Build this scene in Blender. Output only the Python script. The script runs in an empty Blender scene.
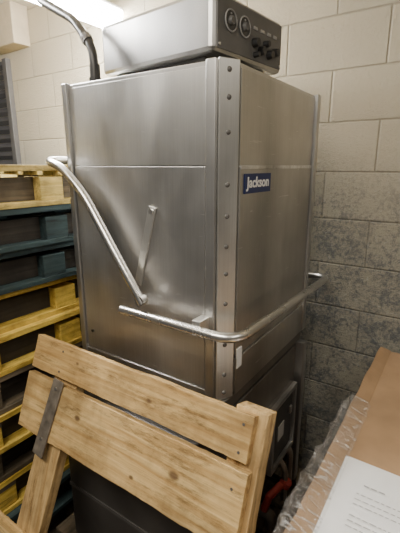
import bpy, bmesh, math, random
from mathutils import Vector, Matrix, noise
random.seed(4)
scene = bpy.context.scene
COL = scene.collection
R = math.radians

# ------------------------------------------------------------------ materials
def new_mat(name):
    m = bpy.data.materials.new(name); m.use_nodes = True
    nt = m.node_tree
    return m, nt, nt.nodes['Principled BSDF']

def ramp(nt, stops):
    r = nt.nodes.new('ShaderNodeValToRGB')
    el = r.color_ramp.elements
    while len(el) < len(stops): el.new(0.5)
    for e, (p, c) in zip(el, stops):
        e.position = p; e.color = (*c, 1)
    return r

def plain(name, col, rough=0.6, metal=0.0, var=0.12, scale=18, bump=0.0):
    m, nt, b = new_mat(name)
    tc = nt.nodes.new('ShaderNodeTexCoord')
    n = nt.nodes.new('ShaderNodeTexNoise'); n.inputs['Scale'].default_value = scale; n.inputs['Detail'].default_value = 5
    nt.links.new(tc.outputs['Object'], n.inputs['Vector'])
    r = ramp(nt, [(0.3, [c*(1-var) for c in col]), (0.7, [min(1, c*(1+var)) for c in col])])
    nt.links.new(n.outputs['Fac'], r.inputs['Fac'])
    nt.links.new(r.outputs['Color'], b.inputs['Base Color'])
    b.inputs['Roughness'].default_value = rough; b.inputs['Metallic'].default_value = metal
    if bump:
        bp = nt.nodes.new('ShaderNodeBump'); bp.inputs['Strength'].default_value = bump; bp.inputs['Distance'].default_value = 0.01
        nt.links.new(n.outputs['Fac'], bp.inputs['Height']); nt.links.new(bp.outputs['Normal'], b.inputs['Normal'])
    return m

def steel(name, col, rough, streak=(60, 60, 1.5), smudge=0.22, wear=0.3, scratch=False):
    m, nt, b = new_mat(name)
    tc = nt.nodes.new('ShaderNodeTexCoord')
    def noisen(scale3, sc, det, rg=0.5, dist=0.0):
        mp = nt.nodes.new('ShaderNodeMapping'); mp.inputs['Scale'].default_value = scale3
        nt.links.new(tc.outputs['Object'], mp.inputs['Vector'])
        n = nt.nodes.new('ShaderNodeTexNoise'); n.inputs['Scale'].default_value = sc; n.inputs['Detail'].default_value = det
        n.inputs['Roughness'].default_value = rg; n.inputs['Distortion'].default_value = dist
        nt.links.new(mp.outputs['Vector'], n.inputs['Vector'])
        return n
    n = noisen(streak, 4, 4)
    n2 = noisen((1, 1, 1), 3.5, 6)
    wide = noisen((6, 6, 0.3), 1.0, 2)
    sm = noisen((1.6, 1.6, 0.7), 4, 5, 0.55)
    mix = nt.nodes.new('ShaderNodeMath'); mix.operation = 'MULTIPLY_ADD'
    nt.links.new(n.outputs['Fac'], mix.inputs[0]); mix.inputs[1].default_value = 0.3
    nt.links.new(n2.outputs['Fac'], mix.inputs[2])
    mix2 = nt.nodes.new('ShaderNodeMath'); mix2.operation = 'MULTIPLY_ADD'; mix2.inputs[1].default_value = 0.9
    nt.links.new(wide.outputs['Fac'], mix2.inputs[0]); nt.links.new(mix.outputs[0], mix2.inputs[2])
    hv = nt.nodes.new('ShaderNodeMapRange'); hv.inputs['From Min'].default_value = 0.80; hv.inputs['From Max'].default_value = 1.40
    nt.links.new(mix2.outputs[0], hv.inputs['Value'])
    r = ramp(nt, [(0.0, [c*(1-smudge) for c in col]), (1.0, [min(1, c*(1+smudge*0.6)) for c in col])])
    nt.links.new(hv.outputs['Result'], r.inputs['Fac'])
    colour = r.outputs['Color']
    if scratch:
        sc = noisen((3, 3, 26), 3.0, 3, 0.6, 0.4)
        r2 = ramp(nt, [(0.67, (0, 0, 0)), (0.75, (0.6, 0.6, 0.6))])
        nt.links.new(sc.outputs['Fac'], r2.inputs['Fac'])
        mm = nt.nodes.new('ShaderNodeMix'); mm.data_type = 'RGBA'
        nt.links.new(r2.outputs['Color'], mm.inputs['Factor']); nt.links.new(colour, mm.inputs['A'])
        mm.inputs['B'].default_value = (0.9, 0.89, 0.87, 1)
        colour = mm.outputs['Result']
    nt.links.new(colour, b.inputs['Base Color'])
    rr = nt.nodes.new('ShaderNodeMapRange'); rr.inputs['From Min'].default_value = 0.35; rr.inputs['From Max'].default_value = 0.7
    rr.inputs['To Min'].default_value = rough-0.04; rr.inputs['To Max'].default_value = rough+0.05+0.08*wear
    nt.links.new(sm.outputs['Fac'], rr.inputs['Value']); nt.links.new(rr.outputs['Result'], b.inputs['Roughness'])
    b.inputs['Metallic'].default_value = 1.0
    bp = nt.nodes.new('ShaderNodeBump'); bp.inputs['Strength'].default_value = 0.03; bp.inputs['Distance'].default_value = 0.004
    nt.links.new(n.outputs['Fac'], bp.inputs['Height']); nt.links.new(bp.outputs['Normal'], b.inputs['Normal'])
    return m

def wood(name, c1, c2, axis='X', knots=(), rough=0.7, stain=0.35, worn=False, dirt=0.8):
    m, nt, b = new_mat(name)
    tc = nt.nodes.new('ShaderNodeTexCoord'); oi = nt.nodes.new('ShaderNodeObjectInfo')
    mul = nt.nodes.new('ShaderNodeMath'); mul.operation = 'MULTIPLY'; mul.inputs[1].default_value = 37
    nt.links.new(oi.outputs['Random'], mul.inputs[0])
    add = nt.nodes.new('ShaderNodeVectorMath'); add.operation = 'ADD'
    nt.links.new(tc.outputs['Object'], add.inputs[0]); nt.links.new(mul.outputs[0], add.inputs[1])
    mp = nt.nodes.new('ShaderNodeMapping')
    s = [34, 34, 34]; s['XYZ'.index(axis)] = 1.6
    mp.inputs['Scale'].default_value = s
    nt.links.new(add.outputs[0], mp.inputs['Vector'])
    n = nt.nodes.new('ShaderNodeTexNoise'); n.inputs['Scale'].default_value = 1.8; n.inputs['Detail'].default_value = 7; n.inputs['Distortion'].default_value = 0.5
    nt.links.new(mp.outputs['Vector'], n.inputs['Vector'])
    r = ramp(nt, [(0.32, c1), (0.64, c2)])
    nt.links.new(n.outputs['Fac'], r.inputs['Fac'])
    n2 = nt.nodes.new('ShaderNodeTexNoise'); n2.inputs['Scale'].default_value = 7; n2.inputs['Detail'].default_value = 7; n2.inputs['Roughness'].default_value = 0.65
    nt.links.new(add.outputs[0], n2.inputs['Vector'])
    r2 = ramp(nt, [(0.35, [1-stain, 1-stain*1.05, 1-stain*1.1]), (0.58, [1, 1, 1])])
    nt.links.new(n2.outputs['Fac'], r2.inputs['Fac'])
    mx = nt.nodes.new('ShaderNodeMix'); mx.data_type = 'RGBA'; mx.blend_type = 'MULTIPLY'; mx.inputs['Factor'].default_value = 1
    nt.links.new(r.outputs['Color'], mx.inputs['A']); nt.links.new(r2.outputs['Color'], mx.inputs['B'])
    last = mx.outputs['Result']
    if worn:
        mp2 = nt.nodes.new('ShaderNodeMapping'); s = [18, 18, 18]; s['XYZ'.index(axis)] = 3.0; mp2.inputs['Scale'].default_value = s
        nt.links.new(add.outputs[0], mp2.inputs['Vector'])
        n3 = nt.nodes.new('ShaderNodeTexNoise'); n3.inputs['Scale'].default_value = 2.2; n3.inputs['Detail'].default_value = 10; n3.inputs['Roughness'].default_value = 0.82
        nt.links.new(mp2.outputs['Vector'], n3.inputs['Vector'])
        r3 = ramp(nt, [(0.37, (0.30, 0.26, 0.21)), (0.48, (1, 1, 1))])
        nt.links.new(n3.outputs['Fac'], r3.inputs['Fac'])
        mx3 = nt.nodes.new('ShaderNodeMix'); mx3.data_type = 'RGBA'; mx3.blend_type = 'MULTIPLY'; mx3.inputs['Factor'].default_value = dirt
        nt.links.new(last, mx3.inputs['A']); nt.links.new(r3.outputs['Color'], mx3.inputs['B'])
        last = mx3.outputs['Result']
    for (p, rad) in knots:
        d = nt.nodes.new('ShaderNodeVectorMath'); d.operation = 'DISTANCE'
        sq = nt.nodes.new('ShaderNodeMapping'); sv = [1, 1, 1]; sv['XYZ'.index(axis)] = 0.7; sq.inputs['Scale'].default_value = sv
        nt.links.new(tc.outputs['Object'], sq.inputs['Vector'])
        nt.links.new(sq.outputs['Vector'], d.inputs[0])
        pq = list(p); pq['XYZ'.index(axis)] *= 0.7; d.inputs[1].default_value = pq
        mr = nt.nodes.new('ShaderNodeMapRange'); mr.interpolation_type = 'SMOOTHSTEP'
        mr.inputs['From Min'].default_value = rad*0.45; mr.inputs['From Max'].default_value = rad*1.2
        mr.inputs['To Min'].default_value = 0.85; mr.inputs['To Max'].default_value = 0
        nt.links.new(d.outputs['Value'], mr.inputs['Value'])
        k = nt.nodes.new('ShaderNodeMix'); k.data_type = 'RGBA'
        nt.links.new(mr.outputs['Result'], k.inputs['Factor']); nt.links.new(last, k.inputs['A'])
        k.inputs['B'].default_value = (0.10, 0.05, 0.022, 1)
        last = k.outputs['Result']
    nt.links.new(last, b.inputs['Base Color'])
    b.inputs['Roughness'].default_value = rough
    bp = nt.nodes.new('ShaderNodeBump'); bp.inputs['Strength'].default_value = 0.4; bp.inputs['Distance'].default_value = 0.004
    nt.links.new(n.outputs['Fac'], bp.inputs['Height']); nt.links.new(bp.outputs['Normal'], b.inputs['Normal'])
    return m

def block_wall(name, swap=False):
    m, nt, b = new_mat(name)
    tc = nt.nodes.new('ShaderNodeTexCoord'); sp = nt.nodes.new('ShaderNodeSeparateXYZ'); cb = nt.nodes.new('ShaderNodeCombineXYZ')
    nt.links.new(tc.outputs['Object'], sp.inputs[0])
    nt.links.new(sp.outputs['X' if swap else 'Y'], cb.inputs['X']); nt.links.new(sp.outputs['Z'], cb.inputs['Y'])
    br = nt.nodes.new('ShaderNodeTexBrick')
    br.inputs['Scale'].default_value = 1; br.inputs['Brick Width'].default_value = 0.406; br.inputs['Row Height'].default_value = 0.203
    br.inputs['Mortar Size'].default_value = 0.006; br.inputs['Mortar Smooth'].default_value = 0.9
    br.inputs['Color1'].default_value = (0.52, 0.46, 0.34, 1); br.inputs['Color2'].default_value = (0.46, 0.405, 0.295, 1)
    br.inputs['Mortar'].default_value = (0.37, 0.325, 0.24, 1)
    nt.links.new(cb.outputs[0], br.inputs['Vector'])
    def nz(sc, det, rg):
        n = nt.nodes.new('ShaderNodeTexNoise'); n.inputs['Scale'].default_value = sc; n.inputs['Detail'].default_value = det; n.inputs['Roughness'].default_value = rg
        nt.links.new(tc.outputs['Object'], n.inputs['Vector']); return n
    n = nz(75, 7, 0.76); n2 = nz(8, 5, 0.7); n3 = nz(4, 3, 0.5); n4 = nz(52, 5, 0.7)
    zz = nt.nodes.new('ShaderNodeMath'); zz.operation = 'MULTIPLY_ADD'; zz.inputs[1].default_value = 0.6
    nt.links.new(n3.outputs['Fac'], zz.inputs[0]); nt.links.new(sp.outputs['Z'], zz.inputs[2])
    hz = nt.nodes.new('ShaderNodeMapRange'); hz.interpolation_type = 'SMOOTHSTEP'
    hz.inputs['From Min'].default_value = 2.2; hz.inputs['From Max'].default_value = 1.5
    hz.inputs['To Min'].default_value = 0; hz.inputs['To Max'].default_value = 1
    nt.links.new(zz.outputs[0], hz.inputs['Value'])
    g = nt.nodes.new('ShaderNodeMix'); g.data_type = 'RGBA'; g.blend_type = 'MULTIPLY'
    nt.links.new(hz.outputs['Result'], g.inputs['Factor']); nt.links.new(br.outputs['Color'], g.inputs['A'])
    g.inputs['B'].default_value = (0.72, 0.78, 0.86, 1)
    a = nt.nodes.new('ShaderNodeMath'); a.operation = 'MULTIPLY_ADD'; a.inputs[1].default_value = 0.7
    nt.links.new(n2.outputs['Fac'], a.inputs[0]); nt.links.new(n.outputs['Fac'], a.inputs[2])
    a2 = nt.nodes.new('ShaderNodeMath'); a2.operation = 'MULTIPLY_ADD'; a2.inputs[1].default_value = 0.08
    nt.links.new(hz.outputs['Result'], a2.inputs[0]); nt.links.new(a.outputs[0], a2.inputs[2])
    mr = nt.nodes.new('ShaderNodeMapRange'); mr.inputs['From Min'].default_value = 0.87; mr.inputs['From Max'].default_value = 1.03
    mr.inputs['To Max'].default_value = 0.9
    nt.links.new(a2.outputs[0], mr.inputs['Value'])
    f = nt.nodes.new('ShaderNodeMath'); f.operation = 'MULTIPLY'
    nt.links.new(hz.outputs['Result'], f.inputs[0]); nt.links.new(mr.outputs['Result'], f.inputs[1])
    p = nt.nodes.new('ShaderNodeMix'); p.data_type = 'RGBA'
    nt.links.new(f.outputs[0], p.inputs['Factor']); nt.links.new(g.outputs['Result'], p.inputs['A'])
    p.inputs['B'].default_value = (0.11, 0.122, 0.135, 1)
    # pale flecks of remaining paint
    fr = ramp(nt, [(0.60, (0, 0, 0)), (0.68, (0.55, 0.55, 0.55))]); nt.links.new(n4.outputs['Fac'], fr.inputs['Fac'])
    ff = nt.nodes.new('ShaderNodeMath'); ff.operation = 'MULTIPLY'
    nt.links.new(hz.outputs['Result'], ff.inputs[0]); nt.links.new(fr.outputs['Color'], ff.inputs[1])
    p2 = nt.nodes.new('ShaderNodeMix'); p2.data_type = 'RGBA'
    nt.links.new(ff.outputs[0], p2.inputs['Factor']); nt.links.new(p.outputs['Result'], p2.inputs['A'])
    p2.inputs['B'].default_value = (0.46, 0.46, 0.43, 1)
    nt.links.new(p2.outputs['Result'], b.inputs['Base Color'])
    b.inputs['Roughness'].default_value = 0.65
    s = nt.nodes.new('ShaderNodeMath'); s.operation = 'MULTIPLY_ADD'; s.inputs[1].default_value = -0.9
    sc = nt.nodes.new('ShaderNodeMath'); sc.operation = 'MULTIPLY'; sc.inputs[1].default_value = 1.8
    nt.links.new(n.outputs['Fac'], sc.inputs[0])
    nt.links.new(br.outputs['Fac'], s.inputs[0]); nt.links.new(sc.outputs[0], s.inputs[2])
    bp = nt.nodes.new('ShaderNodeBump'); bp.inputs['Strength'].default_value = 0.75; bp.inputs['Distance'].default_value = 0.008
    nt.links.new(s.outputs[0], bp.inputs['Height']); nt.links.new(bp.outputs['Normal'], b.inputs['Normal'])
    return m

def emit(name, col, s):
    m, nt, b = new_mat(name)
    b.inputs['Base Color'].default_value = (*col, 1)
    b.inputs['Emission Color'].default_value = (*col, 1); b.inputs['Emission Strength'].default_value = s
    return m

M = {}
M['steel'] = steel('brushed_steel', (0.56, 0.555, 0.545), 0.38)
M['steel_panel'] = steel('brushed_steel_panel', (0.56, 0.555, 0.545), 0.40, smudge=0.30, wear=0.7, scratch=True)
M['steel_upper_lit'] = steel('brushed_steel_upper_lit', (0.64, 0.635, 0.62), 0.39, smudge=0.28, wear=0.7, scratch=True)  # lighter copy of the side steel, brighter reflection put into the colour
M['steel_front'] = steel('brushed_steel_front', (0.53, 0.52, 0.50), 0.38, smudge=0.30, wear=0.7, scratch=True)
M['steel_lit'] = steel('lit_steel', (0.86, 0.85, 0.82), 0.38, smudge=0.3, scratch=True)  # lit copy of the steel, corner strip's highlight put into the colour
M['scuffed'] = steel('scuffed_edge', (0.80, 0.79, 0.75), 0.5, streak=(14, 14, 14), smudge=0.6)
M['tube'] = steel('tube_steel', (0.74, 0.73, 0.71), 0.28, streak=(8, 8, 8), smudge=0.12, wear=0.1)
M['tank'] = steel('shaded_tank_steel', (0.31, 0.295, 0.275), 0.48)  # steel darkened, the shadow under the hood is in the colour
M['base'] = plain('dark_grey_base', (0.088, 0.083, 0.078), 0.42, 0.4, var=0.25, scale=5)
M['box_steel'] = steel('control_box_steel', (0.44, 0.435, 0.425), 0.32, streak=(2, 60, 60))
M['panel_dark'] = plain('control_panel_grey', (0.14, 0.139, 0.137), 0.5, 0.2)
M['cover'] = plain('dark_cover', (0.035, 0.034, 0.032), 0.45)
M['dial'] = plain('dial_grey', (0.06, 0.06, 0.06), 0.45)
M['black'] = plain('black_plastic', (0.02, 0.02, 0.021), 0.4)
M['white'] = plain('white_label', (0.85, 0.84, 0.82), 0.6, var=0.03)
M['dull_label'] = plain('dull_label', (0.42, 0.41, 0.38), 0.6, var=0.1)
M['grey_tab'] = plain('grey_tab', (0.36, 0.36, 0.36), 0.5)
M['paper'] = plain('white_paper', (0.86, 0.87, 0.88), 0.7, var=0.03)
M['ink'] = plain('grey_ink', (0.42, 0.42, 0.44), 0.8)
M['blue'] = plain('navy_plate', (0.010, 0.022, 0.10), 0.4)
M['red'] = plain('red_paint', (0.34, 0.045, 0.035), 0.6)
M['dark_metal'] = plain('dark_grey_metal', (0.15, 0.145, 0.14), 0.5, 0.5)
M['strap'] = plain('worn_brown_metal', (0.20, 0.175, 0.145), 0.55, 0.4, var=0.4, scale=30)
M['hose'] = plain('dark_hose', (0.035, 0.034, 0.033), 0.35)
M['card'] = plain('kraft_cardboard', (0.36, 0.23, 0.125), 0.8, var=0.18, scale=6)
M['card_edge'] = plain('kraft_cardboard_flap', (0.41, 0.265, 0.15), 0.8, var=0.18, scale=6)
M['floor'] = plain('dark_concrete', (0.085, 0.07, 0.06), 0.75, var=0.4, scale=6)
M['ceiling'] = plain('cream_ceiling', (0.55, 0.50, 0.41), 0.8, var=0.06)
M['soffit'] = plain('tan_soffit', (0.46, 0.39, 0.28), 0.7, var=0.08)
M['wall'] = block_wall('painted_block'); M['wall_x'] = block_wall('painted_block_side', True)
M['shutter'] = plain('dark_shutter', (0.06, 0.058, 0.06), 0.5)
M['lamp_body'] = plain('white_enamel', (0.75, 0.74, 0.70), 0.4, var=0.03)
M['tube_light'] = emit('fluorescent_diffuser', (1.0, 0.99, 0.97), 90)
M['pine_post'] = wood('crate_post_pine', (0.46, 0.29, 0.115), (0.72, 0.515, 0.25), 'Z', worn=True)
P_Y = wood('yellow_pallet_wood', (0.60, 0.40, 0.05), (0.90, 0.66, 0.14), 'X', stain=0.5, worn=True)
P_B = wood('blue_pallet_wood', (0.018, 0.038, 0.043), (0.048, 0.082, 0.086), 'X', worn=True)
P_G = wood('brown_pallet_wood', (0.085, 0.07, 0.045), (0.19, 0.15, 0.10), 'X')
P_SHADE = wood('shaded_gap_wood', (0.026, 0.022, 0.017), (0.055, 0.045, 0.034), 'X')  # dark tone puts the shade between pallet decks into the colour
P_W = wood('weathered_pallet_wood', (0.52, 0.38, 0.10), (0.88, 0.69, 0.26), 'X', stain=0.5, worn=True)

def film_mat():
    m, nt, b = new_mat('clear_film')
    out = nt.nodes['Material Output']
    tr = nt.nodes.new('ShaderNodeBsdfTransparent'); gl = nt.nodes.new('ShaderNodeBsdfGlossy')
    gl.inputs['Roughness'].default_value = 0.12; gl.inputs['Color'].default_value = (1, 1, 1, 1)
    df = nt.nodes.new('ShaderNodeBsdfDiffuse'); df.inputs['Color'].default_value = (0.85, 0.85, 0.84, 1)
    tc = nt.nodes.new('ShaderNodeTexCoord'); mp = nt.nodes.new('ShaderNodeMapping'); mp.inputs['Scale'].default_value = (30, 10, 10); mp.inputs['Rotation'].default_value = (0, R(35), 0)
    nt.links.new(tc.outputs['Object'], mp.inputs['Vector'])
    n = nt.nodes.new('ShaderNodeTexNoise'); n.inputs['Scale'].default_value = 1.8; n.inputs['Detail'].default_value = 4; n.inputs['Distortion'].default_value = 1.8
    nt.links.new(mp.outputs['Vector'], n.inputs['Vector'])
    m0 = nt.nodes.new('ShaderNodeMixShader'); m0.inputs[0].default_value = 0.3
    nt.links.new(gl.outputs[0], m0.inputs[1]); nt.links.new(df.outputs[0], m0.inputs[2])
    r = ramp(nt, [(0.44, (0.10,)*3), (0.56, (0.20,)*3), (0.66, (0.75,)*3)]); nt.links.new(n.outputs['Fac'], r.inputs['Fac'])   # crease glints put in as whiter, more opaque streaks
    mx = nt.nodes.new('ShaderNodeMixShader')
    nt.links.new(r.outputs['Color'], mx.inputs[0]); nt.links.new(tr.outputs[0], mx.inputs[1]); nt.links.new(m0.outputs[0], mx.inputs[2])
    nt.links.new(mx.outputs[0], out.inputs['Surface'])
    bp = nt.nodes.new('ShaderNodeBump'); bp.inputs['Strength'].default_value = 1.0; bp.inputs['Distance'].default_value = 0.05
    nt.links.new(n.outputs['Fac'], bp.inputs['Height']); nt.links.new(bp.outputs['Normal'], gl.inputs['Normal'])
    return m
M['film'] = film_mat()

# ------------------------------------------------------------------ mesh helpers
def box(bm, x0, x1, y0, y1, z0, z1, mtx=None):
    vs = [Vector((x, y, z)) for z in (z0, z1) for y in (y0, y1) for x in (x0, x1)]
    if mtx: vs = [mtx @ v for v in vs]
    v = [bm.verts.new(p) for p in vs]
    for f in ((0,2,3,1),(4,5,7,6),(0,1,5,4),(2,6,7,3),(0,4,6,2),(1,3,7,5)):
        bm.faces.new([v[i] for i in f])
    return bm

def prism(bm, poly, z0, z1):
    lo = [bm.verts.new((x, y, z0)) for x, y in poly]; hi = [bm.verts.new((x, y, z1)) for x, y in poly]
    n = len(poly)
    bm.faces.new(lo[::-1]); bm.faces.new(hi)
    for i in range(n): bm.faces.new((lo[i], lo[(i+1) % n], hi[(i+1) % n], hi[i]))
    return bm

def cyl(bm, c, axis, r, h, seg=20, r2=None):
    r2 = r if r2 is None else r2
    ax = Vector(axis).normalized(); c = Vector(c)
    u = ax.orthogonal().normalized(); w = ax.cross(u)
    a, b = [], []
    for i in range(seg):
        t = 2*math.pi*i/seg; d = u*math.cos(t)+w*math.sin(t)
        a.append(bm.verts.new(c+d*r)); b.append(bm.verts.new(c+ax*h+d*r2))
    bm.faces.new(a[::-1]); bm.faces.new(b)
    for i in range(seg): bm.faces.new((a[i], a[(i+1) % seg], b[(i+1) % seg], b[i]))
    return bm

def smooth_path(pts, rad=0.05, n=7):
    pts = [Vector(p) for p in pts]
    out = [pts[0]]
    for i in range(1, len(pts)-1):
        p, a, b = pts[i], pts[i-1], pts[i+1]
        ra = min(rad, (a-p).length*0.48, (b-p).length*0.48)
        s = p+(a-p).normalized()*ra; e = p+(b-p).normalized()*ra
        for k in range(n+1):
            t = k/n
            out.append(s*(1-t)**2+p*2*t*(1-t)+e*t*t)
    out.append(pts[-1])
    return out

def tube(bm, pts, r, seg=14):
    pts = [Vector(p) for p in pts]
    rings = []; u = None
    for i, p in enumerate(pts):
        d = (pts[min(i+1, len(pts)-1)]-pts[max(i-1, 0)]).normalized()
        u = d.orthogonal().normalized() if u is None else (u-d*u.dot(d)).normalized()
        w = d.cross(u)
        rings.append([bm.verts.new(p+(u*math.cos(2*math.pi*k/seg)+w*math.sin(2*math.pi*k/seg))*r) for k in range(seg)])
    for a, b in zip(rings, rings[1:]):
        for k in range(seg): bm.faces.new((a[k], a[(k+1) % seg], b[(k+1) % seg], b[k]))
    bm.faces.new(rings[0][::-1]); bm.faces.new(rings[-1])
    return bm

def root_loc(o):
    while o.parent: o = o.parent
    return Vector(o.location)

def obj(name, bm, mat, parent=None, bevel=0.0, smooth=False, local=False, label=None):
    bmesh.ops.recalc_face_normals(bm, faces=bm.faces)
    if parent and not local:
        off = root_loc(parent)
        for v in bm.verts: v.co -= off
    me = bpy.data.meshes.new(name); bm.to_mesh(me); bm.free()
    me.materials.append(mat)
    o = bpy.data.objects.new(name, me); COL.objects.link(o)
    o.parent = parent
    if bevel:
        md = o.modifiers.new('bevel', 'BEVEL'); md.width = bevel; md.segments = 2; md.limit_method = 'ANGLE'
    if smooth:
        for p in me.polygons: p.use_smooth = True
        if smooth != 'all' and hasattr(me, 'set_sharp_from_angle'): me.set_sharp_from_angle(angle=R(40))
    if label: o['label'] = label
    return o

def B(): return bmesh.new()
def bx(*a): return box(B(), *a)

def thing(name, label, cat, loc=(0, 0, 0), group=None):
    o = bpy.data.objects.new(name, None); COL.objects.link(o); o.location = loc
    o['label'] = label; o['category'] = cat
    if group: o['group'] = group
    return o
def struct(name, bm, mat, **k):
    o = obj(name, bm, mat, **k); o['kind'] = 'structure'; return o

def text_obj(name, body, size, mtx, mat, parent, weight=0.0, shear=0.0, sx=1.0):
    cu = bpy.data.curves.new('lettering_curve', 'FONT'); cu.body = body; cu.size = size; cu.align_x = 'CENTER'; cu.align_y = 'CENTER'
    cu.offset = weight; cu.extrude = 0.0006; cu.shear = shear
    t = bpy.data.objects.new('lettering_tmp', cu); COL.objects.link(t)
    dg = bpy.context.evaluated_depsgraph_get(); dg.update()
    me = bpy.data.meshes.new_from_object(t.evaluated_get(dg))
    bpy.data.objects.remove(t)
    off = root_loc(parent)
    for v in me.vertices:
        c = v.co.copy(); c.x *= sx
        v.co = (mtx @ c)-off
    me.materials.clear(); me.materials.append(mat)
    o = bpy.data.objects.new(name, me); COL.objects.link(o); o.parent = parent
    return o

# ------------------------------------------------------------------ the room
WX = 0.86
struct('floor', bx(-3.0, WX+0.15, -2.6, 4.4, -0.1, 0), M['floor'])
struct('ceiling', bx(-3.0, WX+0.15, -2.6, 4.4, 2.66, 2.76), M['ceiling'])
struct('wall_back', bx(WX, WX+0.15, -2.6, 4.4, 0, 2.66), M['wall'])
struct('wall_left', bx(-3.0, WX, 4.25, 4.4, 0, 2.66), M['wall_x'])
struct('trim_1', bx(0.74, WX, 2.03, 4.25, 2.42, 2.66), M['soffit'], bevel=0.006)
bm = B()
for k in range(38):
    z = 0.02+k*0.062
    v = [bm.verts.new(p) for p in ((WX-0.012, 2.33, z), (WX-0.03, 2.33, z+0.03), (WX-0.012, 2.33, z+0.06),
                                   (WX-0.012, 3.6, z), (WX-0.03, 3.6, z+0.03), (WX-0.012, 3.6, z+0.06))]
    bm.faces.new((v[0], v[1], v[4], v[3])); bm.faces.new((v[1], v[2], v[5], v[4]))
d1 = struct('door_1', bm, M['shutter'])
bm = B(); box(bm, WX-0.04, WX-0.001, 2.28, 2.33, 0, 2.38); box(bm, WX-0.04, WX-0.001, 3.6, 3.65, 0, 2.38)
obj('door_frame', bm, M['dark_metal'], d1, bevel=0.003)

# ------------------------------------------------------------------ fluorescent light
LY = 1.20
fl = thing('ceiling_light', 'white fluorescent strip light glowing at the top left, above the pallets', 'light', (0.2, LY, 2.66))
obj('housing', bx(-0.42, 0.83, LY-0.06, LY+0.06, 2.45, 2.475), M['lamp_body'], fl, bevel=0.008)
bm = B(); n = 12; rows = []
for i in range(n+1):
    t = math.pi*i/n
    y, z = LY-0.065*math.cos(t), 2.45-0.090*math.sin(t)
    rows.append((bm.verts.new((-0.41, y, z)), bm.verts.new((0.82, y, z))))
for a, b in zip(rows, rows[1:]): bm.faces.new((a[0], a[1], b[1], b[0]))
bm.faces.new([r_[0] for r_ in rows]); bm.faces.new([r_[1] for r_ in rows][::-1])
obj('diffuser', bm, M['tube_light'], fl, smooth=True)
for x in (-0.25, 0.62):
    obj('hanger_rod', cyl(B(), (x, LY, 2.47), (0, 0, 1), 0.006, 0.19), M['lamp_body'], fl)

# ------------------------------------------------------------------ the dishwasher
W, D_ = 0.68, 0.62
ZB, ZT, ZS = 0.95, 1.907, 1.648
dw = thing('commercial_dishwasher', 'stainless steel hood-type commercial dishwasher with wraparound tube handle and blue name plate', 'dishwasher', (0.335, 0.31, 0.14))
cx_, cy_ = 0.052, 0.027
hood = obj('hood', prism(B(), [(cx_, 0), (W, 0), (W, D_), (0, D_), (0, cy_)], ZB, ZT), M['steel'], dw, bevel=0.003)
obj('side_panel', bx(-0.006, 0.001, 0.064, 0.598, ZB+0.03, ZS), M['steel_panel'], hood, bevel=0.002)
obj('upper_side_panel', bx(-0.003, 0.001, 0.064, 0.598, ZS+0.003, ZT-0.012), M['steel_upper_lit'], hood, bevel=0.001)
obj('front_panel', bx(cx_+0.012, 0.65, -0.006, 0.001, ZB+0.13, ZS), M['steel_front'], hood, bevel=0.002)
obj('upper_front_panel', bx(cx_+0.012, 0.65, -0.003, 0.001, ZS+0.003, ZT-0.012), M['steel_front'], hood, bevel=0.001)
obj('seam_edge', bx(cx_+0.014, 0.648, -0.0075, 0.0, ZS-0.008, ZS+0.003), M['scuffed'], hood, bevel=0.001, label='pale scuffed seam edge')
obj('bottom_lip', bx(cx_+0.012, W+0.004, -0.008, 0.001, ZB-0.005, ZB+0.12), M['steel_front'], hood, bevel=0.003)
obj('side_lip', bx(-0.009, 0.001, 0.05, D_+0.004, ZB-0.005, ZB+0.026), M['steel'], hood, bevel=0.003)
obj('edge_flange', bx(-0.012, 0.0, cy_+0.002, 0.060, ZB-0.003, ZT+0.002), M['steel'], hood, bevel=0.003)
obj('edge_flange', bx(-0.014, 0.02, D_-0.018, D_+0.006, ZB, ZT+0.003), M['steel'], hood, bevel=0.003)
obj('edge_flange', bx(W-0.026, W+0.008, -0.014, 0.02, ZB, ZT+0.003), M['steel'], hood, bevel=0.003)
wv = Vector((cx_, -cy_, 0)).normalized(); out = Vector((wv.y, -wv.x, 0))
if out.x > 0: out = -out
mid = Vector((cx_/2, cy_/2, 0))
mc = Matrix(((wv.x, out.x, 0, mid.x), (wv.y, out.y, 0, mid.y), (0, 0, 1, 0), (0, 0, 0, 1)))
ct = obj('corner_strip', box(B(), -0.031, 0.031, -0.002, 0.006, ZB-0.004, ZT+0.004, mc), M['steel_lit'], dw, bevel=0.002, label='steel corner strip, highlight put into its colour, with a column of rivets')
for z in (1.885, 1.82, 1.735, 1.60, 1.515, 1.43, 1.35, 1.26, 1.13, 1.03, 0.97):
    p = mc @ Vector((-0.002, 0.0055, z))
    bm = cyl(B(), p, out, 0.0075, 0.003, 14, 0.006)
    cyl(bm, p+out*0.003, out, 0.006, 0.002, 14, 0.002)
    obj('rivet', bm, M['dark_metal'], ct)
obj('white_sticker', bx(0.066, 0.098, -0.0092, -0.0055, 1.035, 1.10), M['white'], dw, label='small white paper sticker low beside the corner')
npl = obj('name_plate', bx(0.085, 0.262, -0.009, -0.0055, 1.572, 1.628), M['blue'], dw, bevel=0.001, label='navy blue name plate with white lettering')
mt = Matrix(((1, 0, 0, 0.1735), (0, 0, -1, -0.0093), (0, 1, 0, 1.602), (0, 0, 0, 1)))
text_obj('lettering', 'Jackson', 0.042, mt, M['white'], npl, weight=0.0009, shear=0.05, sx=1.16)

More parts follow.
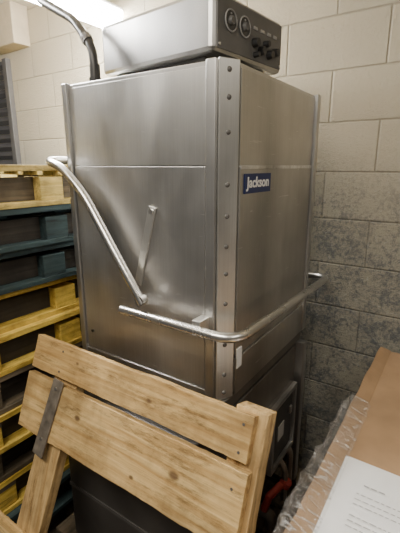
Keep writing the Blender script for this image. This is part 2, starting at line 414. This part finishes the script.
zb, zf = 1.192, 1.168
HX = W+0.125
pts = smooth_path([(-0.058, 0.355, zb+0.003), (-0.058, -0.068, zb), (HX, -0.068, zf), (HX, 0.34, zf-0.02)], 0.075, 14)
hd = obj('handle', tube(B(), pts, 0.0145), M['tube'], dw, smooth=True, label='bent steel tube handle')
obj('handle_mount', bx(-0.058, 0.0, 0.045, 0.075, zb-0.008, zb+0.03), M['steel_lit'], hd, bevel=0.003)
obj('handle_mount', bx(W-0.005, HX, 0.27, 0.30, zf-0.026, zf-0.004), M['steel_lit'], hd, bevel=0.003)
pts = smooth_path([(-0.056, 0.262, 1.232), (-0.056, 0.36, 1.365), (-0.056, 0.50, 1.56), (-0.056, 0.60, 1.645), (-0.056, 0.685, 1.668), (0.05, 0.685, 1.668)], 0.05, 8)
la = obj('linkage_arm', tube(B(), pts, 0.0140), M['tube'], dw, smooth=True, label='diagonal bent steel tube')
obj('pivot_bolt', cyl(B(), (-0.044, 0.27, 1.242), (-1, 0, 0), 0.018, 0.022, 16), M['tube'], la, smooth=True)
a, b_ = Vector((-0.012, 0.25, 1.53)), Vector((-0.012, 0.322, 1.275))
ay = (b_-a).normalized(); L = (b_-a).length; nn = Vector((-1, 0, 0)); az = ay.cross(nn)
mb = Matrix(((nn.x, ay.x, az.x, a.x), (nn.y, ay.y, az.y, a.y), (nn.z, ay.z, az.z, a.z), (0, 0, 0, 1)))
st = obj('bracket_strip', box(B(), -0.006, 0.001, 0, L, -0.014, 0.014, mb), M['steel_lit'], dw, bevel=0.002)
obj('bolt', cyl(B(), a+Vector((0.001, 0.003, -0.014)), (-1, 0, 0), 0.008, 0.006, 14), M['tube'], st)
obj('screw', cyl(B(), (-0.004, 0.565, 1.05), (-1, 0, 0), 0.006, 0.006, 12), M['black'], hood)

t6 = R(6)
mcb = Matrix(((math.cos(t6), math.sin(t6), 0, 0.080), (-math.sin(t6), math.cos(t6), 0, 0.098), (0, 0, 1, 0), (0, 0, 0, 1)))
CW, CD, C0, C1 = 0.38, 0.485, 1.952, 2.108
cb = obj('control_box', box(B(), 0, CW, 0, CD, C0, C1, mcb), M['box_steel'], dw, bevel=0.014, label='steel control box raised on the hood top')
obj('shade_block', box(B(), 0.03, CW-0.03, 0.05, CD-0.04, 1.905, C0+0.001, mcb), M['cover'], cb)  # dark block stands in for the shaded gap under the control box
obj('control_panel', box(B(), 0.016, CW-0.014, -0.004, 0.001, C0+0.012, C1-0.012, mcb), M['panel_dark'], cb, bevel=0.002)
def on_panel(a, z, d=-0.004): return mcb @ Vector((a, d, z))
pn = (mcb.to_3x3() @ Vector((0, -1, 0)))
e1 = mcb.to_3x3() @ Vector((1, 0, 0)); e3 = Vector((0, 0, 1))
for a_ in (0.076, 0.146):
    bm = B(); p = on_panel(a_, 2.042); seg = 28
    tp = [p+(e1*math.cos(2*math.pi*k/seg)+e3*math.sin(2*math.pi*k/seg))*0.027+pn*0.003 for k in range(seg+1)]
    tube(bm, tp, 0.0022, 8)
    obj('gauge_ring', bm, M['grey_tab'], cb, smooth=True)
    obj('gauge_face', cyl(B(), p, pn, 0.0265, 0.002, 24), M['dial'], cb)
    obj('gauge_hub', cyl(B(), p+pn*0.002, pn, 0.013, 0.010, 18, 0.010), M['panel_dark'], cb)
    obj('gauge_needle', cyl(B(), p+pn*0.002+e3*0.018, pn, 0.003, 0.002, 8), M['grey_tab'], cb)
for a_, z, r_ in ((0.200, 2.012, 0.014), (0.236, 1.996, 0.014), (0.262, 2.020, 0.011), (0.286, 1.994, 0.014), (0.320, 2.006, 0.014), (0.205, 1.980, 0.009)):
    obj('knob', cyl(B(), on_panel(a_, z), pn, r_, 0.018, 18, r_*0.8), M['black'], cb, smooth=True)
for a_ in (0.205, 0.245, 0.285, 0.322):
    obj('indicator_tab', box(B(), a_-0.010, a_+0.010, -0.006, -0.003, 2.048, 2.057, mcb), M['grey_tab'], cb)
for a_ in (0.024, CW-0.022):
    obj('panel_screw', cyl(B(), on_panel(a_, 1.974), pn, 0.004, 0.003, 10), M['tube'], cb)

# tank, base cabinet and legs
tk = obj('tank', bx(0.03, W-0.02, 0.03, D_-0.03, 0.36, ZB-0.008), M['tank'], dw, bevel=0.006, label='steel tank under the hood, shade put into its colour')
obj('tank_rim', bx(0.006, W, 0.000, D_-0.012, ZB-0.05, ZB-0.006), M['tank'], tk, bevel=0.004)
bc = obj('base_cabinet', bx(-0.115, 0.031, 0.02, D_+0.02, 0.155, 0.86), M['base'], dw, bevel=0.006, label='dark grey base panel behind the crate boards')
obj('seam_strip', bx(-0.119, -0.114, 0.02, D_+0.02, 0.40, 0.415), M['dark_metal'], bc)
obj('front_skirt', bx(0.02, W-0.01, 0.004, 0.031, 0.40, 0.885), M['tank'], tk, bevel=0.003)
eb = obj('electrical_box', bx(0.35, 0.60, -0.012, 0.031, 0.42, 0.73), M['tank'], dw, bevel=0.004, label='dark electrical box low on the front')
bm = B()
box(bm, 0.35, 0.60, -0.028, -0.011, 0.712, 0.73); box(bm, 0.35, 0.60, -0.028, -0.011, 0.42, 0.438)
box(bm, 0.35, 0.368, -0.028, -0.011, 0.438, 0.712); box(bm, 0.582, 0.60, -0.028, -0.011, 0.438, 0.712)
bmesh.ops.remove_doubles(bm, verts=bm.verts, dist=1e-5)
obj('box_frame', bm, M['steel'], eb)
obj('box_cover', bx(0.37, 0.58, -0.016, -0.011, 0.44, 0.71), M['cover'], eb, bevel=0.002)
obj('rating_label', bx(0.43, 0.49, -0.0185, -0.0155, 0.53, 0.60), M['dull_label'], eb)
obj('cover_latch', bx(0.545, 0.565, -0.024, -0.015, 0.60, 0.635), M['tube'], eb, bevel=0.003)
for x, y in ((0.04, 0.04), (W-0.02, -0.012), (0.04, D_-0.05), (W-0.02, D_-0.05)):
    lg = obj('leg', bx(x-0.02, x+0.02, y-0.02, y+0.02, 0.18, 0.90), M['steel'], dw, bevel=0.003)
    obj('foot', cyl(B(), (x, y, 0.14), (0, 0, 1), 0.026, 0.042, 18, 0.018), M['black'], lg)
dv = obj('drain_pipe', tube(B(), smooth_path([(0.30, 0.2, 0.365), (0.30, 0.2, 0.29), (0.30, -0.06, 0.29), (0.30, -0.06, 0.24)], 0.04), 0.024), M['dark_metal'], dw, smooth=True)
obj('valve_lever', tube(B(), [(0.29, -0.03, 0.312), (0.30, -0.045, 0.375), (0.37, -0.065, 0.385)], 0.015, 10), M['red'], dv, smooth=True, label='red valve lever')
obj('valve_cap', cyl(B(), (0.47, -0.045, 0.30), (0, -0.6, 1), 0.026, 0.026, 16, 0.02), M['red'], dv, smooth=True, label='red valve cap')
obj('supply_pipe', tube(B(), smooth_path([(0.56, 0.0, 0.43), (0.56, -0.03, 0.40), (0.56, -0.03, 0.22)], 0.03), 0.014), M['tube'], dw, smooth=True)
obj('supply_pipe', tube(B(), smooth_path([(0.47, 0.0, 0.43), (0.47, -0.045, 0.38), (0.47, -0.045, 0.22)], 0.03), 0.012), M['tube'], dw, smooth=True)
# ------------------------------------------------------------------ dark hose from hood top
hs = thing('hose', 'dark hose rising from the hood top to the upper left', 'hose', (0.05, 0.53, ZT))
def cam_pt(px, py, Dh):
    u, v = px-200, 266.5-py; th = R(14.5)
    fh = 390*math.cos(th)+v*math.sin(th); z = -390*math.sin(th)+v*math.cos(th)
    gx, gy = u/fh*Dh, Dh
    gx -= 0.07; gy -= 1.05
    return Vector((gx*0.559+gy*0.829, -gx*0.829+gy*0.559, 1.65+z/fh*Dh))
q1, q2, q3 = cam_pt(74, 20, 1.46), cam_pt(40, 0, 1.6), cam_pt(12, -45, 1.75)
pts = smooth_path([(0.05, 0.53, ZT+0.03), (0.05, 0.535, ZT+0.11), q1, q2, q3], 0.035, 8)
obj('flexible_pipe', tube(B(), pts, 0.014), M['hose'], hs, smooth=True)
obj('fitting', cyl(cyl(B(), (0.05, 0.53, ZT+0.001), (0, 0, 1), 0.022, 0.018, 6), (0.05, 0.53, ZT+0.015), (0, 0, 1), 0.017, 0.045, 16), M['hose'], hs)
jo = Vector((0.05, 0.535, ZT+0.11)); dj = (q1-jo).normalized()
c_ = jo+dj*0.03
obj('coupling', cyl(cyl(B(), c_, dj, 0.0175, 0.028, 16), c_+dj*0.008, dj, 0.0195, 0.010, 6), M['dark_metal'], hs)

# ------------------------------------------------------------------ skid under the machine
sk = thing('shipping_skid', 'rough wooden skid on the floor under the dishwasher', 'pallet', (0.33, 0.3, 0))
for y in (-0.08, 0.28, 0.62):
    obj('runner', bx(-0.14, 0.78, y, y+0.09, 0, 0.115), P_G, sk, bevel=0.004)
for k in range(6):
    x = -0.14+k*0.162
    obj('deck_board', bx(x, x+0.11, -0.10, 0.74, 0.115, 0.14), P_G, sk, bevel=0.003)

# ------------------------------------------------------------------ leaning crate panel
cp = thing('crate_panel', 'broken pine crate panel leaning in front of the dishwasher, boards nailed across two posts', 'crate panel', (-0.50, 0.3, 0))
PH = R(20); cp.rotation_euler = (0, PH, 0)
LT = 1.115
yo = 0.3
def rough_board(x0, x1, y0, y1, z0, z1, seed, amp=0.003, along='Y', taper=0.0):
    bm = B(); n = 40; rings = []
    for i in range(n+1):
        t = i/n
        fine = 0.002
        da = noise.noise(Vector((seed, t*7, 0)))*amp+noise.noise(Vector((seed, t*38, 3)))*fine
        db = noise.noise(Vector((seed, t*7, 7)))*amp+noise.noise(Vector((seed, t*38, 9)))*fine
        if along == 'Y':
            y = y0+(y1-y0)*t-yo
            rings.append([bm.verts.new(p) for p in ((x0, y, z0+da), (x1, y, z0+da), (x1, y, z1+db), (x0, y, z1+db))])
        else:
            z = z0+(z1-z0)*t; k = taper*(1-t)
            rings.append([bm.verts.new(p) for p in ((x0, y0+da-yo+k, z), (x1, y0+da-yo+k, z), (x1, y1+db-yo+k, z), (x0, y1+db-yo+k, z))])
    for a, b in zip(rings, rings[1:]):
        for k in range(4): bm.faces.new((a[k], a[(k+1) % 4], b[(k+1) % 4], b[k]))
    bm.faces.new(rings[0]); bm.faces.new(rings[-1][::-1])
    return bm
M['upper_board'] = wood('crate_pine_upper', (0.42, 0.25, 0.088), (0.66, 0.455, 0.195), 'Y', [((-0.022, 0.15-yo, LT-0.07), 0.009), ((-0.022, 0.47-yo, LT-0.05), 0.007)], stain=0.4, worn=True, dirt=0.75)
M['lower_board'] = wood('crate_pine_lower', (0.49, 0.30, 0.11), (0.74, 0.53, 0.24), 'Y',
        [((-0.024, 0.02-yo, 0.885), 0.014), ((-0.024, 0.42-yo, 0.90), 0.011), ((-0.024, 0.16-yo, 0.82), 0.007)], stain=0.4, worn=True, dirt=0.75)
ub = obj('upper_board', rough_board(-0.026, 0, -0.175, 0.70, LT-0.119, LT-0.005, 1.3), M['upper_board'], cp, bevel=0.0015, local=True)
lb = obj('lower_board', rough_board(-0.026, 0, -0.185, 0.71, LT-0.338, LT-0.141, 4.7), M['lower_board'], cp, bevel=0.0015, local=True)
obj('foot_block', rough_board(-0.026, 0, 0.48, 0.74, 0.26, 0.44, 8.2), M['lower_board'], cp, bevel=0.0015, local=True)
obj('post', rough_board(0, 0.058, -0.200, -0.11, 0, LT+0.004, 2.2, along='Z'), M['pine_post'], cp, bevel=0.002, local=True)
obj('post', rough_board(0, 0.04, 0.47, 0.59, 0, LT-0.02, 6.1, along='Z', taper=0.08), M['pine_post'], cp, bevel=0.002, local=True)
def nail(y, z, par): obj('nail', cyl(B(), (-0.025, y-yo, z), (-1, 0, 0), 0.004, 0.002, 10), M['dark_metal'], par, local=True)
for y in (-0.15, 0.55):
    for z in (LT-0.03, LT-0.10): nail(y, z, ub)
for z in (LT-0.19, LT-0.31): nail(-0.15, z, lb)
bm = B()
mm = Matrix.Translation((-0.030, 0.535-yo, LT-0.125)) @ Matrix.Rotation(R(7), 4, 'X')
box(bm, -0.004, 0.003, -0.026, 0.026, -0.27, 0.0, mm)
sp_ = obj('metal_strap', bm, M['strap'], cp, bevel=0.002, local=True, label='worn grey-brown metal strap')
for z in (-0.03, -0.21):
    p = mm @ Vector((-0.004, 0, z)); obj('nail', cyl(B(), p, (-1, 0, 0), 0.005, 0.003, 10), M['tube'], sp_, local=True)

# ------------------------------------------------------------------ pallet stack
def make_pallet(name):
    t = bpy.data.objects.new(name, None); COL.objects.link(t)
    def part(n, *a): obj(n, bx(*a), P_Y, t, bevel=0.002, local=True)
    for k in range(7):
        y = k*0.1485
        part('deck_board', 0, 1.19, y, y+0.108, 0.128, 0.15)
    for x in (0, 0.545, 1.09):
        part('cross_board', x, x+0.10, 0.004, 1.0, 0.106, 0.128)
    for x in (0, 0.36, 0.72, 1.09):
        for y in (0.008, 0.45, 0.90): part('block', x, x+0.10, y, y+0.10, 0.020, 0.106)
    for y in (0.05, 0.93): part('shade_stringer', 0.10, 1.09, y, y+0.035, 0.020, 0.106)  # added behind the edge blocks, dark to stand in for shaded gaps
    for y in (0.0, 0.45, 0.90): part('bottom_board', 0, 1.19, y, y+0.07, 0, 0.020)
    return t
def copy_pallet(t):
    r = t.copy(); COL.objects.link(r)
    for ch in list(t.children):
        d = ch.copy(); COL.objects.link(d); d.parent = r
    return r
first = make_pallet('wooden_pallet')
plan = [  # from the top
    ('W', 'bare yellow wooden pallet on top of the stack at left'),
    ('B', 'dark blue pallet directly under the top yellow one'),
    ('B', 'dark blue pallet, third from the top of the stack'),
    ('Y', 'yellow pallet, upper of the pair halfway down the stack'),
    ('Y', 'yellow pallet, lower of the pair halfway down the stack'),
    ('G', 'brown weathered pallet under the pair of yellow pallets in mid stack'),
    ('Y', 'yellow pallet between two brown ones low in the stack'),
    ('G', 'brown weathered pallet, fourth from the floor in the stack'),
    ('Y', 'yellow pallet, third from the floor in the stack'),
    ('B', 'dark blue pallet, second from the floor in the stack'),
    ('G', 'brown weathered pallet at the bottom of the stack on the floor')]
MP = {'Y': P_Y, 'B': P_B, 'G': P_G, 'W': P_W}
N = len(plan)
for i, (k, lab) in enumerate(plan):
    t = first if i == 0 else copy_pallet(first)
    t.location = (-0.36+random.uniform(-0.03, 0.03), 0.795+random.uniform(-0.018, 0.028), 0.1503*(N-1-i))
    t['label'] = lab; t['category'] = 'pallet'; t['group'] = 'stacked wooden pallets'
    for ch in t.children:
        mk = MP[k]
        if ch.name.startswith('shade_stringer'): mk = P_G if k == 'W' else P_SHADE
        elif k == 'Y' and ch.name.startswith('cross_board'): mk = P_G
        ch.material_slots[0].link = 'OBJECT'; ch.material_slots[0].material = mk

# ------------------------------------------------------------------ cardboard box, paper and film
ZC = 0.885; YE = -0.320
cbx_ = thing('cardboard_box', 'large brown cardboard box at lower right with a white paper on top', 'box', (0.2, -0.8, 0))
obj('carton', bx(-0.42, 0.80, -1.15, YE, 0, ZC-0.006), M['card'], cbx_, bevel=0.004)
obj('top_flap', bx(-0.42, 0.80, -0.70, YE-0.036, ZC-0.005, ZC), M['card_edge'], cbx_)
obj('top_flap', bx(-0.42, 0.80, -1.15, -0.704, ZC-0.005, ZC), M['card_edge'], cbx_)
bm = B(); n = 60; rings = []
for i in range(n+1):
    x = -0.42+1.22*i/n
    w_ = 0.018*abs(noise.noise(Vector((x*5, 3, 1))))
    zo = ZC+0.012+w_; yo_ = YE+0.006+w_*0.4
    yi, zi = YE-0.036, ZC+0.002
    ym, zm = YE-0.016, ZC+0.007+0.007*noise.noise(Vector((x*9, 8, 1)))+w_*0.3
    rings.append([bm.verts.new(p) for p in ((x, yi, zi), (x, ym, zm), (x, yo_, zo), (x, yo_+0.003, zo-0.006), (x, yi+0.002, zi-0.006))])
for a, b in zip(rings, rings[1:]):
    for k in range(5): bm.faces.new((a[k], a[(k+1) % 5], b[(k+1) % 5], b[k]))
bm.faces.new(rings[0]); bm.faces.new(rings[-1][::-1])
obj('edge_flap', bm, M['card'], cbx_, label='raised cardboard edge flap')
pp = thing('paper_sheet', 'white printed paper sheet lying on the cardboard box', 'paper', (-0.1, -0.5, ZC))
bm = B(); nx, ny = 14, 10; g = {}
X0, X1, Y0, Y1 = -0.32, 0.055, -0.68, -0.357
for i in range(nx+1):
    for j in range(ny+1):
        x = X0+(X1-X0)*i/nx; y = Y0+(Y1-Y0)*j/ny
        z = ZC+0.0015+0.003*(1+noise.noise(Vector((x*7, y*7, 2))))
        g[i, j] = bm.verts.new((x, y, z))
for i in range(nx):
    for j in range(ny): bm.faces.new((g[i, j], g[i+1, j], g[i+1, j+1], g[i, j+1]))
obj('sheet', bm, M['paper'], pp, smooth=True)
for r_, (gap, endy) in enumerate(((0, -0.47), (0.034, -0.58), (0.052, -0.60), (0.068, -0.52), (0.104, -0.59), (0.120, -0.60), (0.136, -0.55))):
    bm = B()
    x = -0.03-gap; y = -0.41-(0.0 if r_ else 0.01)
    h_ = 0.004 if r_ == 0 else 0.0026
    while y > endy:
        w = random.uniform(0.005, 0.015)
        z = ZC+0.0085
        v = [bm.verts.new(p) for p in ((x, y, z), (x, y-w, z), (x-h_, y-w, z), (x-h_, y, z))]
        bm.faces.new(v); y -= w+0.004
    obj('printed_line', bm, M['ink'], pp)
bm = B(); nu, nv = 140, 70; g = {}
def ridge(v): return max(0.0, 1-abs(noise.noise(v))*3.6)
for i in range(nu+1):
    for j in range(nv+1):
        x = -0.40+0.72*i/nu; s = j/nv*0.36-0.06
        end = 0.5+0.5*noise.noise(Vector((x*5, 1, 3)))
        if s < 0: t = -s/0.06; y, z = YE+0.012-0.060*t, ZC+0.034-0.020*t
        else: s *= 0.6+0.7*end; y, z = YE+0.016+0.055*math.sin(min(s, 0.3)*6)+0.018*noise.noise(Vector((x*4, s*4, 1))), ZC+0.034-s
        d = 0.008*ridge(Vector((x*5+s*7, s*1.6, 5)))+0.006*ridge(Vector((x*8-s*10, s*3, 9)))
        k = 0.5 if s < 0 else 1.0
        y += d*k*(1.2 if s > 0 else 0.1); z += d*(0.5 if s < 0.03 else 0.1)
        g[i, j] = bm.verts.new((x, y, z))
for i in range(nu):
    for j in range(nv): bm.faces.new((g[i, j], g[i+1, j], g[i+1, j+1], g[i, j+1]))
fo = obj('plastic_film', bm, M['film'], None, smooth='all')
fo['label'] = 'crumpled clear plastic film hanging over the edge of the cardboard box'; fo['category'] = 'plastic film'

# ------------------------------------------------------------------ lights
def area(name, loc, rot, sx, sy, e, col):
    l = bpy.data.lights.new(name, 'AREA'); l.shape = 'RECTANGLE'; l.size = sx; l.size_y = sy; l.energy = e; l.color = col
    o = bpy.data.objects.new(name, l); COL.objects.link(o); o.location = loc; o.rotation_euler = rot
    return o
area('strip_lamp', (0.2, LY, 2.35), (0, 0, 0), 1.1, 0.10, 22, (1.0, 0.97, 0.90))
area('room_lamp', (-1.3, 0.15, 2.62), (0, R(-12), 0), 0.6, 1.4, 54, (1.0, 0.92, 0.79))
area('room_lamp_front', (-0.3, -1.5, 2.62), (R(-10), 0, 0), 1.2, 0.25, 21, (1.0, 0.92, 0.79))
w = bpy.data.worlds.new('world'); scene.world = w; w.use_nodes = True
w.node_tree.nodes['Background'].inputs[0].default_value = (0.60, 0.56, 0.50, 1)
w.node_tree.nodes['Background'].inputs[1].default_value = 0.18

# ------------------------------------------------------------------ camera
cam = bpy.data.cameras.new('camera'); co = bpy.data.objects.new('camera', cam); COL.objects.link(co)
co.location = (-0.909, -0.529, 1.65)
co.rotation_euler = (R(90-14.5), 0, R(-56))
cam.sensor_fit = 'VERTICAL'; cam.sensor_height = 36; cam.lens = 26.34
cam.clip_start = 0.02
scene.camera = co
